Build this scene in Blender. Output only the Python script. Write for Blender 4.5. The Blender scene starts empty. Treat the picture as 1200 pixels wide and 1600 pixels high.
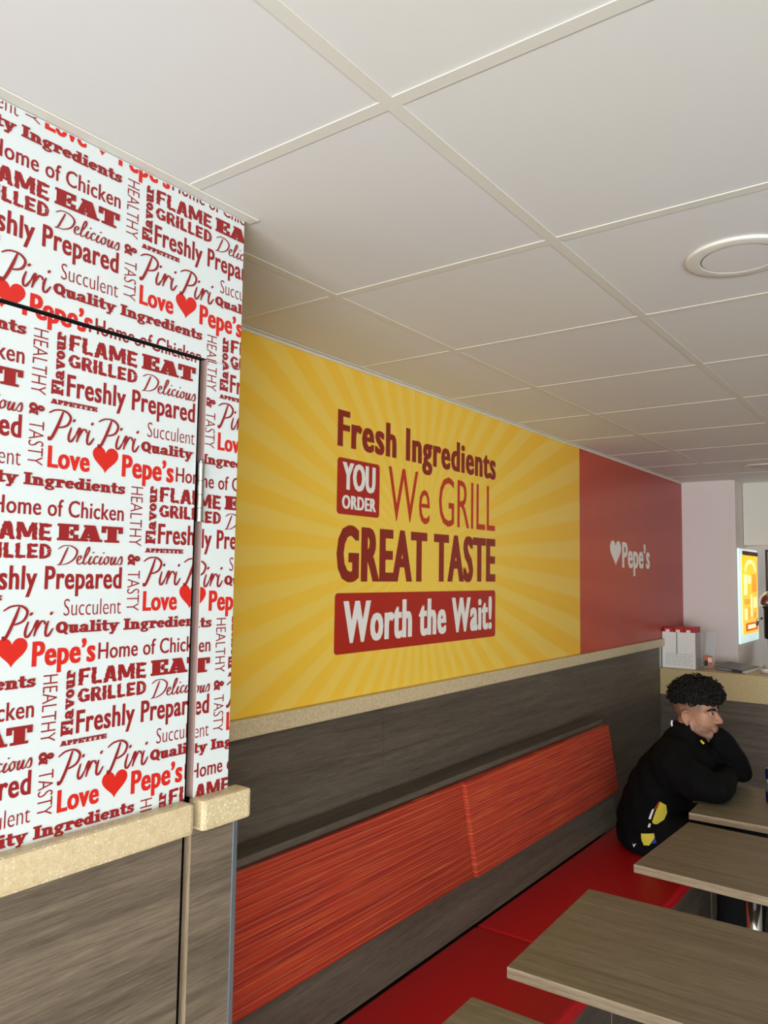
import bpy, bmesh, math, random
from math import pi, sin, cos, radians, hypot, atan2
from mathutils import Vector, Matrix
from mathutils.bvhtree import BVHTree
random.seed(7)
SC = bpy.context.scene
COL = SC.collection

# ------------------------------------------------------------------ camera
EYE = 1.73                                   # eye height above the floor
yaw, pitch, roll, FPX = radians(-36.43), radians(4.492), radians(0.856), 1213.94
fwd = Vector((sin(yaw)*cos(pitch), cos(yaw)*cos(pitch), sin(pitch)))
right = Vector((cos(yaw), -sin(yaw), 0)); up = right.cross(fwd)
r2 = cos(roll)*right + sin(roll)*up; u2 = -sin(roll)*right + cos(roll)*up
cam = bpy.data.cameras.new('camera'); cam.sensor_fit = 'VERTICAL'; cam.sensor_height = 36
cam.lens = FPX/1600*36; cam.clip_start = 0.02
camo = bpy.data.objects.new('camera', cam); COL.objects.link(camo)
m = Matrix((r2, u2, -fwd)).transposed().to_4x4(); m.translation = (0, 0, EYE)
camo.matrix_world = m
SC.camera = camo

# ------------------------------------------------------------------ light
SC.view_settings.view_transform = 'Standard'; SC.view_settings.look = 'None'
SC.view_settings.gamma = 1; SC.view_settings.use_curve_mapping = False
SC.view_settings.exposure = 0.0
world = bpy.data.worlds.new('sky'); SC.world = world; world.use_nodes = True
bg = world.node_tree.nodes['Background']
bg.inputs[0].default_value = (0.86, 0.93, 1.0, 1); bg.inputs[1].default_value = 0.6
def area(name, loc, target, sx, sy, power, col):
    l = bpy.data.lights.new(name, 'AREA'); l.shape = 'RECTANGLE'; l.size = sx; l.size_y = sy
    l.energy = power; l.color = col
    o = bpy.data.objects.new(name, l); COL.objects.link(o); o.location = loc
    o.rotation_euler = (Vector(target)-Vector(loc)).to_track_quat('-Z', 'Y').to_euler()
    return o
area('shopfront_daylight', (1.7, -2.67, 1.0), (1.55, -1, 1.8), 4.5, 1.3, 395, (0.97, 0.98, 1.0))
area('kitchen_tube', (-0.3, 7.0, 2.38), (-0.3, 7.0, 0), 1.2, 0.3, 9, (0.96, 1.0, 0.97))

# ------------------------------------------------------------------ helpers
def Z(r): return r + EYE                     # height from camera-relative height
def lin(c):
    return tuple((x/12.92 if x <= 0.04045 else ((x+0.055)/1.055)**2.4) for x in c)
def hexc(h): return lin(tuple(int(h[i:i+2], 16)/255 for i in (0, 2, 4)))
MATS = {}
def new_mat(name, col, rough=0.6, metal=0.0, spec=0.5):
    mt = bpy.data.materials.new(name); mt.use_nodes = True
    b = mt.node_tree.nodes['Principled BSDF']
    b.inputs['Base Color'].default_value = (*col, 1); b.inputs['Roughness'].default_value = rough
    b.inputs['Metallic'].default_value = metal; b.inputs['Specular IOR Level'].default_value = spec
    MATS[name] = mt
    return mt
class NT:
    def __init__(s, mt): s.t = mt.node_tree; s.b = s.t.nodes['Principled BSDF']
    def n(s, typ, **kw):
        nd = s.t.nodes.new(typ)
        for k, v in kw.items():
            if k.startswith('i_'): nd.inputs[int(k[2:])].default_value = v
            else: setattr(nd, k, v)
        return nd
    def l(s, a, b): s.t.links.new(a, b)
    def math(s, op, a, b=None, c=None, clamp=False):
        nd = s.t.nodes.new('ShaderNodeMath'); nd.operation = op; nd.use_clamp = clamp
        for i, v in enumerate((a, b, c)):
            if v is None: continue
            if isinstance(v, (int, float)): nd.inputs[i].default_value = v
            else: s.l(v, nd.inputs[i])
        return nd.outputs[0]
    def coord(s, scale=(1, 1, 1), loc=(0, 0, 0)):
        tc = s.n('ShaderNodeTexCoord'); mp = s.n('ShaderNodeMapping')
        mp.inputs['Scale'].default_value = scale; mp.inputs['Location'].default_value = loc
        s.l(tc.outputs['Object'], mp.inputs['Vector']); return mp.outputs[0]
    def noise(s, vec, scale, detail=4, rough=0.55, dist=0.0):
        nd = s.n('ShaderNodeTexNoise'); s.l(vec, nd.inputs['Vector'])
        nd.inputs['Scale'].default_value = scale; nd.inputs['Detail'].default_value = detail
        nd.inputs['Roughness'].default_value = rough; nd.inputs['Distortion'].default_value = dist
        return nd.outputs['Fac']
    def ramp(s, fac, stops):
        nd = s.n('ShaderNodeValToRGB'); s.l(fac, nd.inputs[0]); e = nd.color_ramp.elements
        while len(e) < len(stops): e.new(0.5)
        for el, (p, c) in zip(e, stops):
            el.position = p; el.color = (*c, 1) if len(c) == 3 else c
        return nd.outputs[0]
    def mix(s, fac, a, b, typ='MIX'):
        nd = s.n('ShaderNodeMix', data_type='RGBA', blend_type=typ)
        for sock, v in ((nd.inputs[0], fac), (nd.inputs[6], a), (nd.inputs[7], b)):
            if isinstance(v, (int, float)): sock.default_value = v
            elif isinstance(v, tuple): sock.default_value = (*v, 1)
            else: s.l(v, sock)
        return nd.outputs[2]
    def color(s, c): s.l(c, s.b.inputs['Base Color'])
    def bump(s, h, strength=0.2, dist=0.002):
        nd = s.n('ShaderNodeBump'); nd.inputs['Strength'].default_value = strength
        nd.inputs['Distance'].default_value = dist; s.l(h, nd.inputs['Height'])
        s.l(nd.outputs[0], s.b.inputs['Normal'])

def wood(name, axis, dark, mid, light, rough=0.5):
    mt = new_mat(name, mid, rough); t = NT(mt)
    st = [34, 34, 34]; st['xyz'.index(axis)] = 1.3
    fine = [300, 300, 300]; fine['xyz'.index(axis)] = 14
    base = t.noise(t.coord(tuple(st)), 1.0, 7, 0.62, 0.6)
    gr = t.noise(t.coord(tuple(fine), (3, 7, 1)), 1.0, 6, 0.65, 0.3)
    c = t.ramp(base, [(0.3, dark), (0.5, mid), (0.72, light)])
    g = t.ramp(gr, [(0.33, (0.5, 0.48, 0.45)), (0.55, (1, 1, 1)), (0.72, (1.0, 1.0, 1.0))])
    c = t.mix(0.75, c, g, 'MULTIPLY')
    fl = t.ramp(gr, [(0.62, (0, 0, 0)), (0.74, (1, 1, 1))])
    c = t.mix(t.math('MULTIPLY', fl, 0.75), c, tuple(min(1, x*1.5) for x in light))
    t.color(c); t.bump(gr, 0.12, 0.0006)
    return mt
wood('oak_laminate_y', 'y', hexc('5c5145'), hexc('716454'), hexc('857764'))
wood('oak_laminate_x', 'x', hexc('73674f'), hexc('857860'), hexc('978b72'))
wood('oak_dark_y', 'y', hexc('4f473d'), hexc('5e554a'), hexc('6c6255'))
wood('oak_dark_x', 'x', hexc('4f473d'), hexc('5e554a'), hexc('6c6255'))
wood('oak_edge_x', 'x', hexc('95836a'), hexc('a8977e'), hexc('baab92'))
wood('oak_edge_y', 'y', hexc('95836a'), hexc('a8977e'), hexc('baab92'))
wood('oak_edge_z', 'z', hexc('8a7a62'), hexc('a08d74'), hexc('b3a186'))

mt = new_mat('speckled_stone', hexc('c9b184'), 0.4); t = NT(mt)
v = t.n('ShaderNodeTexVoronoi'); v.inputs['Scale'].default_value = 260; t.l(t.coord(), v.inputs['Vector'])
v2 = t.n('ShaderNodeTexVoronoi'); v2.inputs['Scale'].default_value = 420; t.l(t.coord((1, 1, 1), (4, 2, 3)), v2.inputs['Vector'])
nz = t.noise(t.coord(), 60, 4)
c = t.ramp(nz, [(0.3, hexc('c6b38a')), (0.6, hexc('d3c19b'))])
sep = t.n('ShaderNodeSeparateColor'); t.l(v.outputs['Color'], sep.inputs[0])
c = t.mix(t.math('MULTIPLY', t.math('GREATER_THAN', sep.outputs[0], 0.82), t.math('LESS_THAN', v.outputs['Distance'], 0.5)), c, hexc('e2d6b8'))
sep2 = t.n('ShaderNodeSeparateColor'); t.l(v2.outputs['Color'], sep2.inputs[0])
c = t.mix(t.math('MULTIPLY', t.math('GREATER_THAN', sep2.outputs[0], 0.85), 0.35), c, hexc('ab9566'))
t.color(c)

mt = new_mat('stripe_fabric', hexc('a02a1c'), 0.9, 0, 0.2); t = NT(mt)
st = t.noise(t.coord((0.02, 0.6, 120)), 1.0, 3, 0.7)
st2 = t.noise(t.coord((0.02, 3.0, 420), (0, 4, 2)), 1.0, 2, 0.6)
tc = t.n('ShaderNodeTexCoord'); sx = t.n('ShaderNodeSeparateXYZ'); t.l(tc.outputs['Object'], sx.inputs[0])
wob = t.noise(t.coord((0.1, 0.7, 9)), 1.0, 2, 0.5)
ph = t.math('FRACT', t.math('ADD', t.math('MULTIPLY', sx.outputs[2], 46.0), t.math('MULTIPLY', wob, 1.4)))
line = t.ramp(ph, [(0.0, (0, 0, 0)), (0.1, (1, 1, 1)), (0.2, (0, 0, 0))])
line2 = t.ramp(ph, [(0.5, (0, 0, 0)), (0.58, (1, 1, 1)), (0.66, (0, 0, 0))])
c = t.ramp(st, [(0.3, hexc('7c231c')), (0.45, hexc('a83422')), (0.58, hexc('b73e23')), (0.7, hexc('c24c28'))])
c = t.mix(t.math('MULTIPLY', t.ramp(st2, [(0.36, (1, 1, 1)), (0.44, (0, 0, 0))]), .7), c, hexc('6e2224'))
c = t.mix(t.math('MULTIPLY', t.ramp(st2, [(0.58, (0, 0, 0)), (0.66, (1, 1, 1))]), .55), c, hexc('d27a3e'))
c = t.mix(t.math('MULTIPLY', line, .45), c, hexc('c4826a'))
c = t.mix(t.math('MULTIPLY', line2, .4), c, hexc('a8584a'))
t.color(c); t.bump(t.noise(t.coord((200, 60, 500)), 1, 2), 0.3, 0.0008)

mt = new_mat('red_vinyl', hexc('bf151d'), 0.42, 0, 0.4); t = NT(mt)
t.bump(t.noise(t.coord(), 350, 3), 0.08, 0.0006)
mt = new_mat('ceiling_tile', hexc('d9dad3'), 0.55, 0, 0.35); t = NT(mt)
t.color(t.ramp(t.noise(t.coord((1.6, 1.6, 1.6)), 1, 2), [(0.35, hexc('e0e0dd')), (0.65, hexc('e2e2da'))]))
new_mat('ceiling_grid', hexc('deDccf'), 0.5)
new_mat('panel_white', hexc('d4dcdb'), 0.35)
new_mat('ink_bright', hexc('cb2419'), 0.4)
new_mat('ink_dark', hexc('8f1d1e'), 0.4)
new_mat('slogan_brown', hexc('8e2414'), 0.4)
new_mat('slogan_red', hexc('c23418'), 0.4)
new_mat('slogan_badge', hexc('b02414'), 0.4)
new_mat('slogan_white', hexc('f0efe8'), 0.4)
new_mat('wall_paint', hexc('d8d5cb'), 0.7)
new_mat('column_paint', hexc('d9cfcb'), 0.7)
new_mat('dark_gap', hexc('15100e'), 0.9)
new_mat('mauve_edge', hexc('9c8078'), 0.6)
new_mat('chrome', hexc('d8d8d4'), 0.12, 1.0)
new_mat('steel', hexc('b9b6ad'), 0.3, 1.0)
new_mat('aluminium_strip', hexc('aeb9c6'), 0.32, 0.85)
new_mat('black_iron', hexc('1b1a19'), 0.5)
mt = new_mat('floor_tile', hexc('4a443e'), 0.45); t = NT(mt)
br = t.n('ShaderNodeTexBrick'); br.offset = 0; t.l(t.coord((1, 1, 1)), br.inputs['Vector'])
br.inputs['Scale'].default_value = 1; br.inputs['Brick Width'].default_value = 0.4; br.inputs['Row Height'].default_value = 0.4
br.inputs['Mortar Size'].default_value = 0.004; br.inputs['Color1'].default_value = (*hexc('4a443e'), 1)
br.inputs['Color2'].default_value = (*hexc('443f3a'), 1); br.inputs['Mortar'].default_value = (*hexc('2c2926'), 1)
t.color(br.outputs[0])
# mural: printed sunburst
SUN = (2.45, 0.08)
def sunburst(name, inner, base, base_far, ray, ray_far, r0, r1, rough=0.45):
    mt = new_mat(name, base, rough); t = NT(mt)
    tc = t.n('ShaderNodeTexCoord'); sx = t.n('ShaderNodeSeparateXYZ'); t.l(tc.outputs['Object'], sx.inputs[0])
    dy = t.math('SUBTRACT', sx.outputs[1], SUN[0]); dz = t.math('SUBTRACT', sx.outputs[2], Z(SUN[1]))
    ang = t.math('ARCTAN2', dz, dy)
    saw = t.math('FRACT', t.math('MULTIPLY_ADD', ang, 46/(2*pi), 20.2))
    tri = t.math('ABSOLUTE', t.math('SUBTRACT', saw, 0.5))
    stripe = t.math('MULTIPLY_ADD', t.math('SUBTRACT', 0.25, tri), 9.0, 0.5, True)
    rad = t.math('SQRT', t.math('ADD', t.math('POWER', dy, 2), t.math('POWER', t.math('MULTIPLY', dz, 1.15), 2)))
    fr = t.math('DIVIDE', t.math('SUBTRACT', rad, r0), r1-r0, None, True)
    a = t.mix(fr, base, base_far); b = t.mix(fr, ray, ray_far)
    c = t.mix(stripe, a, b)
    glow = t.math('MULTIPLY', t.math('SUBTRACT', 1.0, t.math('DIVIDE', rad, 1.3, None, True)), 0.55)
    t.color(t.mix(glow, c, inner))
    return mt
sunburst('sunburst_yellow', hexc('fbdc58'), hexc('f8c638'), hexc('f2ba30'), hexc('f5d05c'), hexc('f0c656'), 0.3, 2.2)
sunburst('sunburst_red', hexc('c8442a'), hexc('c04426'), hexc('a83a30'), hexc('c54c2c'), hexc('ad4038'), 1.5, 3.4, .38)

def bm_box(bm, x0, x1, y0, y1, z0, z1, mi=0, bevel=0.0, seg=2):
    b = bmesh.new()
    vs = [b.verts.new((x, y, z)) for x in (x0, x1) for y in (y0, y1) for z in (z0, z1)]
    for f in ((0, 1, 3, 2), (4, 6, 7, 5), (0, 4, 5, 1), (2, 3, 7, 6), (0, 2, 6, 4), (1, 5, 7, 3)):
        b.faces.new([vs[i] for i in f])
    if bevel: bmesh.ops.bevel(b, geom=b.edges[:], offset=bevel, segments=seg, affect='EDGES', profile=0.6)
    bmesh.ops.recalc_face_normals(b, faces=b.faces[:])
    merge(bm, b, mi)
def merge(bm, b, mi=None, mat=None):
    mp = {}
    for v_ in b.verts: mp[v_] = bm.verts.new(mat @ v_.co if mat else v_.co)
    out = []
    for f in b.faces:
        try: nf = bm.faces.new([mp[v_] for v_ in f.verts])
        except ValueError: continue
        nf.material_index = f.material_index if mi is None else mi; nf.smooth = f.smooth; out.append(nf)
    b.free(); return out
def bm_lathe(bm, prof, cx=0, cy=0, seg=32, mi=0, smooth=True):
    b = bmesh.new(); rings = []
    for r, z in prof:
        rings.append([b.verts.new((cx+r*cos(2*pi*k/seg), cy+r*sin(2*pi*k/seg), z)) for k in range(seg)] if r > 1e-6 else [b.verts.new((cx, cy, z))])
    for a, c in zip(rings, rings[1:]):
        for k in range(seg):
            q = [a[k % len(a)], a[(k+1) % len(a)], c[(k+1) % len(c)], c[k % len(c)]]
            q2 = []
            for v_ in q:
                if v_ not in q2: q2.append(v_)
            if len(q2) > 2: b.faces.new(q2).smooth = smooth
    for rg, fl in ((rings[0], 1), (rings[-1], 0)):
        if len(rg) > 2: b.faces.new(rg[::-1] if fl else rg)
    bmesh.ops.recalc_face_normals(b, faces=b.faces[:])
    merge(bm, b, mi)
def bm_tube(bm, pts, rad, seg=10, mi=0, cap=True):
    pts = [Vector(p) for p in pts]
    rads = rad if isinstance(rad, (list, tuple)) else [rad]*len(pts)
    b = bmesh.new(); rings = []; nrm = None
    for i, p in enumerate(pts):
        d = (pts[min(i+1, len(pts)-1)]-pts[max(i-1, 0)]).normalized()
        if nrm is None: nrm = d.orthogonal().normalized()
        else: nrm = (nrm - d*nrm.dot(d)).normalized()
        bi = d.cross(nrm)
        rings.append([b.verts.new(p+(nrm*cos(2*pi*k/seg)+bi*sin(2*pi*k/seg))*rads[i]) for k in range(seg)])
    for a, c in zip(rings, rings[1:]):
        for k in range(seg): b.faces.new((a[k], a[(k+1) % seg], c[(k+1) % seg], c[k])).smooth = True
    if cap: b.faces.new(rings[0][::-1]); b.faces.new(rings[-1])
    bmesh.ops.recalc_face_normals(b, faces=b.faces[:])
    merge(bm, b, mi)
def bm_ball(bm, c, r, sub=3, rot=None, mi=0):
    if isinstance(r, (int, float)): r = (r, r, r)
    b = bmesh.new(); bmesh.ops.create_icosphere(b, subdivisions=sub, radius=1)
    for f in b.faces: f.smooth = True
    M_ = Matrix.Translation(c) @ (rot.to_matrix().to_4x4() if rot else Matrix()) @ Matrix.Diagonal((*r, 1))
    merge(bm, b, mi, M_)
def bm_poly(bm, pts, mi=0):
    f = bm.faces.new([bm.verts.new(p) for p in pts]); f.material_index = mi; return f

def obj(name, bm, mats, parent=None, loc=None, local=False):
    """one mesh object; verts given in world space unless local"""
    me = bpy.data.meshes.new(name)
    off = Vector(loc) if loc else (parent.matrix_world.translation if parent and not parent.parent else None)
    if parent and parent.parent: off = Vector(parent['_base'])
    if not local and off is not None: bmesh.ops.translate(bm, verts=bm.verts[:], vec=-Vector(off))
    bm.to_mesh(me); bm.free()
    for mm in (mats if isinstance(mats, (list, tuple)) else [mats]): me.materials.append(MATS[mm])
    o = bpy.data.objects.new(name, me); COL.objects.link(o)
    if parent: o.parent = parent
    elif loc: o.location = loc
    return o
def tag(o, label, cat, group=None):
    o['label'] = label; o['category'] = cat
    if group: o['group'] = group
    return o
def thing(name, label, cat, loc=(0, 0, 0), rz=0, group=None, scale=1):
    o = bpy.data.objects.new(name, None); COL.objects.link(o); o.empty_display_size = 0.1
    o.location = loc; o.rotation_euler = (0, 0, rz); o.scale = (scale,)*3
    o.matrix_world = Matrix.LocRotScale(Vector(loc), o.rotation_euler, Vector((scale,)*3))
    return tag(o, label, cat, group)
def struct(name, bm=None, mats=None, label=None, cat=None):
    if bm is None:
        o = bpy.data.objects.new(name, None); COL.objects.link(o); o.empty_display_size = 0.1
    else: o = obj(name, bm, mats)
    o['kind'] = 'structure'; o['label'] = label; o['category'] = cat
    return o
def sub(name, bm, mats, parent, label=None):
    """sub-part: child of a part mesh that shares its parent's local frame"""
    o = obj(name, bm, mats, None); o.parent = parent
    if label: o['label'] = label
    return o

# ------------------------------------------------------------------ lettering
_cache = {}
def text_mesh(s, off=0.0, sp=1.0):
    k = (s, off, sp)
    if k not in _cache:
        c = bpy.data.curves.new('lettering', 'FONT'); c.body = s; c.size = 1; c.offset = off; c.resolution_u = 3; c.space_character = sp
        o = bpy.data.objects.new('lettering', c)
        COL.objects.link(o); dg = bpy.context.evaluated_depsgraph_get()
        me = bpy.data.meshes.new_from_object(o.evaluated_get(dg))
        vs = [(v_.co.x, v_.co.y) for v_ in me.vertices]; fs = [tuple(p.vertices) for p in me.polygons]
        bpy.data.objects.remove(o); bpy.data.curves.remove(c); bpy.data.meshes.remove(me)
        _cache[k] = (vs, fs)
    return _cache[k]
CAP = None
def cap_h():
    global CAP
    if CAP is None: CAP = max(v_[1] for v_ in text_mesh('H')[0])
    return CAP
def sans(s, off=0.0, sp=1.0):
    vs, fs = text_mesh(s, off, sp); h = cap_h()
    x0 = min(v_[0] for v_ in vs); x1 = max(v_[0] for v_ in vs)
    return [((x-x0)/(x1-x0), y/h) for x, y in vs], fs
class G2:
    """flat glyph builder in unit coordinates"""
    def __init__(s): s.v = []; s.f = []
    def poly(s, pts): n = len(s.v); s.v += pts; s.f.append(tuple(range(n, n+len(pts))))
    def rect(s, x0, y0, x1, y1): s.poly([(x0, y0), (x1, y0), (x1, y1), (x0, y1)])
    def line(s, x0, y0, x1, y1, w): # horizontal-cut slanted bar
        s.poly([(x0-w/2, y0), (x0+w/2, y0), (x1+w/2, y1), (x1-w/2, y1)])
    def arc(s, cx, cy, rx, ry, a0, a1, w, wy=None):
        n = max(6, int(abs(a1-a0)/18)); wy = wy or w*0.62
        for i in range(n):
            A, B = radians(a0+(a1-a0)*i/n), radians(a0+(a1-a0)*(i+1)/n)
            s.poly([(cx+(rx+w/2)*cos(A), cy+(ry+wy/2)*sin(A)), (cx+(rx+w/2)*cos(B), cy+(ry+wy/2)*sin(B)),
                    (cx+(rx-w/2)*cos(B), cy+(ry-wy/2)*sin(B)), (cx+(rx-w/2)*cos(A), cy+(ry-wy/2)*sin(A))])
    def ribbon(s, pts, w0, w1):
        P = []
        for i in range(len(pts)-1):
            p0, p1, p2, p3 = pts[max(i-1, 0)], pts[i], pts[i+1], pts[min(i+2, len(pts)-1)]
            for k in range(5):
                u = k/5
                P.append(tuple(0.5*(2*p1[j]+(p2[j]-p0[j])*u+(2*p0[j]-5*p1[j]+4*p2[j]-p3[j])*u*u+(3*p1[j]-p0[j]-3*p2[j]+p3[j])*u**3) for j in (0, 1)))
        P.append(pts[-1]); L = []; R = []
        for i, p in enumerate(P):
            a, b = P[max(i-1, 0)], P[min(i+1, len(P)-1)]
            dx, dy = b[0]-a[0], b[1]-a[1]; d = hypot(dx, dy) or 1
            down = abs(dy)/d                        # broad-nib: downstrokes heavier
            w = (w0+(w1-w0)*down)*(0.35+0.65*min(1, 4*min(i, len(P)-1-i)/len(P)+0.25))
            L.append((p[0]-dy/d*w/2, p[1]+dx/d*w/2)); R.append((p[0]+dy/d*w/2, p[1]-dx/d*w/2))
        for i in range(len(P)-1): s.poly([R[i], R[i+1], L[i+1], L[i]])
def slab_glyph(g, ch, x):
    r = lambda a, b, c, d: g.rect(x+a, b, x+c, d)
    a = lambda cx, cy, *q: g.arc(x+cx, cy, *q)
    l = lambda a_, b, c, d, w: g.line(x+a_, b, x+c, d, w)
    if ch == 'Q': a(.44, .5, .3, .39, 0, 360, .27, .2); l(.82, -.1, .5, .28, .2); return .92
    if ch == 'u': r(.1, .2, .34, .7); r(0, .57, .34, .7); a(.34, .2, .12, .13, 180, 360, .24, .2); r(.44, 0, .7, .7); r(.36, .57, .7, .7); r(.44, 0, .8, .13); return .83
    if ch == 'a': r(.42, .05, .67, .5); r(.42, 0, .8, .13); a(.36, .5, .2, .12, 0, 165, .2, .17); r(.08, .42, .28, .6); a(.3, .19, .2, .12, 0, 360, .2, .15); return .82
    if ch == 'l': r(.1, 0, .36, 1); r(0, .87, .36, 1); r(0, 0, .46, .13); return .48
    if ch == 'i': r(.1, 0, .36, .7); r(0, .57, .36, .7); r(0, 0, .46, .13); r(.1, .8, .36, 1.02); return .48
    if ch == 't': r(.12, .15, .38, .95); r(0, .56, .54, .7); a(.38, .18, .13, .1, 180, 350, .24, .18); return .58
    if ch == 'y': l(.43, 0, .2, .6, .28); l(.3, -.2, .66, .6, .17); r(0, .57, .4, .7); r(.5, .57, .86, .7); r(.1, -.3, .38, -.13); return .86
    if ch == 'I': r(.12, 0, .42, 1); r(0, .85, .54, 1); r(0, 0, .54, .15); return .58
    if ch == 'n': r(.1, 0, .35, .7); r(0, .57, .35, .7); r(0, 0, .43, .13); a(.43, .48, .19, .12, 0, 180, .25, .2); r(.5, 0, .75, .5); r(.46, 0, .85, .13); return .87
    if ch == 'g': a(.36, .44, .2, .17, 0, 360, .22, .16); r(.5, .56, .8, .7); a(.38, -.1, .26, .13, 0, 360, .16, .13); r(.14, .06, .5, .2); return .82
    if ch == 'r': r(.1, 0, .36, .7); r(0, .57, .36, .7); r(0, 0, .5, .13); a(.46, .46, .14, .16, 30, 180, .2, .18); r(.45, .4, .68, .62); return .7
    if ch == 'e': a(.36, .35, .23, .26, 0, 325, .25, .18); r(.2, .3, .58, .42); return .73
    if ch == 'd': a(.32, .34, .2, .26, 0, 360, .24, .17); r(.45, 0, .71, 1); r(.33, .87, .71, 1); r(.45, 0, .82, .13); return .84
    if ch == 's': a(.3, .5, .17, .12, 20, 270, .22, .16); a(.3, .21, .18, .13, -160, 90, .22, .16); r(.02, 0, .16, .25); r(.42, .45, .55, .7); return .6
    if ch == 'E': r(.07, 0, .42, 1); r(0, .84, .8, 1); r(0, 0, .8, .16); r(.4, .44, .58, .56); r(.66, .62, .82, 1); r(.66, 0, .82, .38); r(.53, .32, .63, .68); return .87
    if ch == 'A': l(.16, .05, .42, .95, .2); l(.74, .05, .5, .95, .36); r(.22, .2, .62, .36); r(-.02, 0, .38, .15); r(.48, 0, 1.0, .15); r(.22, .86, .66, 1); return 1.0
    if ch == 'T': r(.28, 0, .64, 1); r(0, .84, .92, 1); r(0, .58, .15, 1); r(.77, .58, .92, 1); r(.15, 0, .77, .15); return .96
    if ch == 'F': r(.07, 0, .38, 1); r(0, .85, .74, 1); r(0, 0, .5, .15); r(.36, .42, .54, .56); r(.6, .6, .76, 1); r(.5, .32, .6, .66); return .78
    if ch == 'o': a(.36, .35, .22, .26, 0, 360, .26, .18); return .73
    if ch == 'v': l(.44, 0, .22, .6, .28); l(.46, 0, .68, .6, .17); r(0, .57, .42, .7); r(.5, .57, .88, .7); return .88
    if ch == 'P': r(.08, 0, .38, 1); r(0, 0, .5, .15); r(0, .85, .42, 1); a(.42, .68, .2, .24, -90, 90, .28, .17); return .8
    if ch == '&': a(.36, .76, .14, .16, 0, 360, .18, .15); a(.34, .26, .22, .2, 0, 360, .24, .16); l(.82, 0, .3, .68, .24); a(.6, .4, .2, .3, -60, 20, .14, .14); r(.62, .45, .94, .56); return .95
    return .4
def slab(s):
    g = G2(); x = 0
    for ch in s: x += slab_glyph(g, ch, x)
    x0 = min(v_[0] for v_ in g.v); x1 = max(v_[0] for v_ in g.v)
    return [((p[0]-x0)/(x1-x0), p[1]) for p in g.v], g.f
def norm(g):
    x0 = min(v_[0] for v_ in g.v); x1 = max(v_[0] for v_ in g.v); y0 = min(v_[1] for v_ in g.v); y1 = max(v_[1] for v_ in g.v)
    return [((x-x0)/(x1-x0), (y-y0)/(y1-y0)) for x, y in g.v], g.f
def script_piri():
    g = G2()
    for dx in (0, 2.2):
        q = lambda pts: [(x+dx, y) for x, y in pts]
        g.ribbon(q([(.62, .97), (.42, .5), (.2, .1), (.08, -.02), (.04, .08)]), .06, .11)
        g.ribbon(q([(.02, .86), (.3, .99), (.7, 1.0), (.95, .82), (.82, .55), (.5, .43), (.36, .46)]), .05, .09)
        for ix in (1.0, 1.82):
            g.ribbon(q([(ix, .5), (ix-.1, .2), (ix-.08, .04), (ix+.02, .03), (ix+.2, .26)]), .04, .085)
            g.ribbon(q([(ix+.06, .70), (ix+.15, .78)]), .08, .08)
        g.ribbon(q([(1.2, .26), (1.36, .52), (1.37, .42), (1.25, .03)]), .04, .085)
        g.ribbon(q([(1.29, .15), (1.42, .36), (1.54, .50), (1.66, .47), (1.68, .38)]), .045, .075)
        g.ribbon(q([(1.68, .28), (1.82, .5)]), .03, .04)
    return norm(g)
def script_delicious():
    g = G2()
    g.ribbon([(.42, .93), (.28, .5), (.12, .05), (.0, -.02)], .04, .07)
    g.ribbon([(.02, .82), (.25, 1.0), (.6, .98), (.82, .72), (.68, .3), (.35, .04), (.0, .0)], .04, .07)
    def e(x): g.ribbon([(x, .2), (x+.18, .38), (x+.14, .5), (x+.03, .36), (x+.02, .12), (x+.12, .04), (x+.28, .2)], .035, .06)
    def l_(x): g.ribbon([(x, .2), (x+.24, .75), (x+.24, .98), (x+.14, .8), (x+.02, .2), (x+.08, .04), (x+.24, .22)], .035, .06)
    def i(x):
        g.ribbon([(x, .25), (x+.12, .48), (x+.02, .14), (x+.08, .04), (x+.22, .22)], .035, .06); g.ribbon([(x+.18, .66), (x+.23, .72)], .06, .06)
    def c(x): g.ribbon([(x+.22, .42), (x+.14, .5), (x+.02, .3), (x+.06, .06), (x+.26, .2)], .035, .06)
    def o(x): g.ribbon([(x+.14, .5), (x+.02, .3), (x+.06, .05), (x+.2, .2), (x+.2, .44), (x+.12, .5), (x+.32, .42)], .035, .06)
    def u(x): g.ribbon([(x, .3), (x+.1, .48), (x+.02, .14), (x+.1, .05), (x+.26, .48), (x+.2, .12), (x+.26, .05), (x+.36, .2)], .035, .06)
    def s(x): g.ribbon([(x, .2), (x+.16, .52), (x+.2, .3), (x+.14, .06), (x, .1)], .035, .06)
    x = .82
    for f, w in ((e, .27), (l_, .24), (i, .22), (c, .25), (i, .22), (o, .3), (u, .35), (s, .2)): f(x); x += w
    return norm(g)
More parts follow.
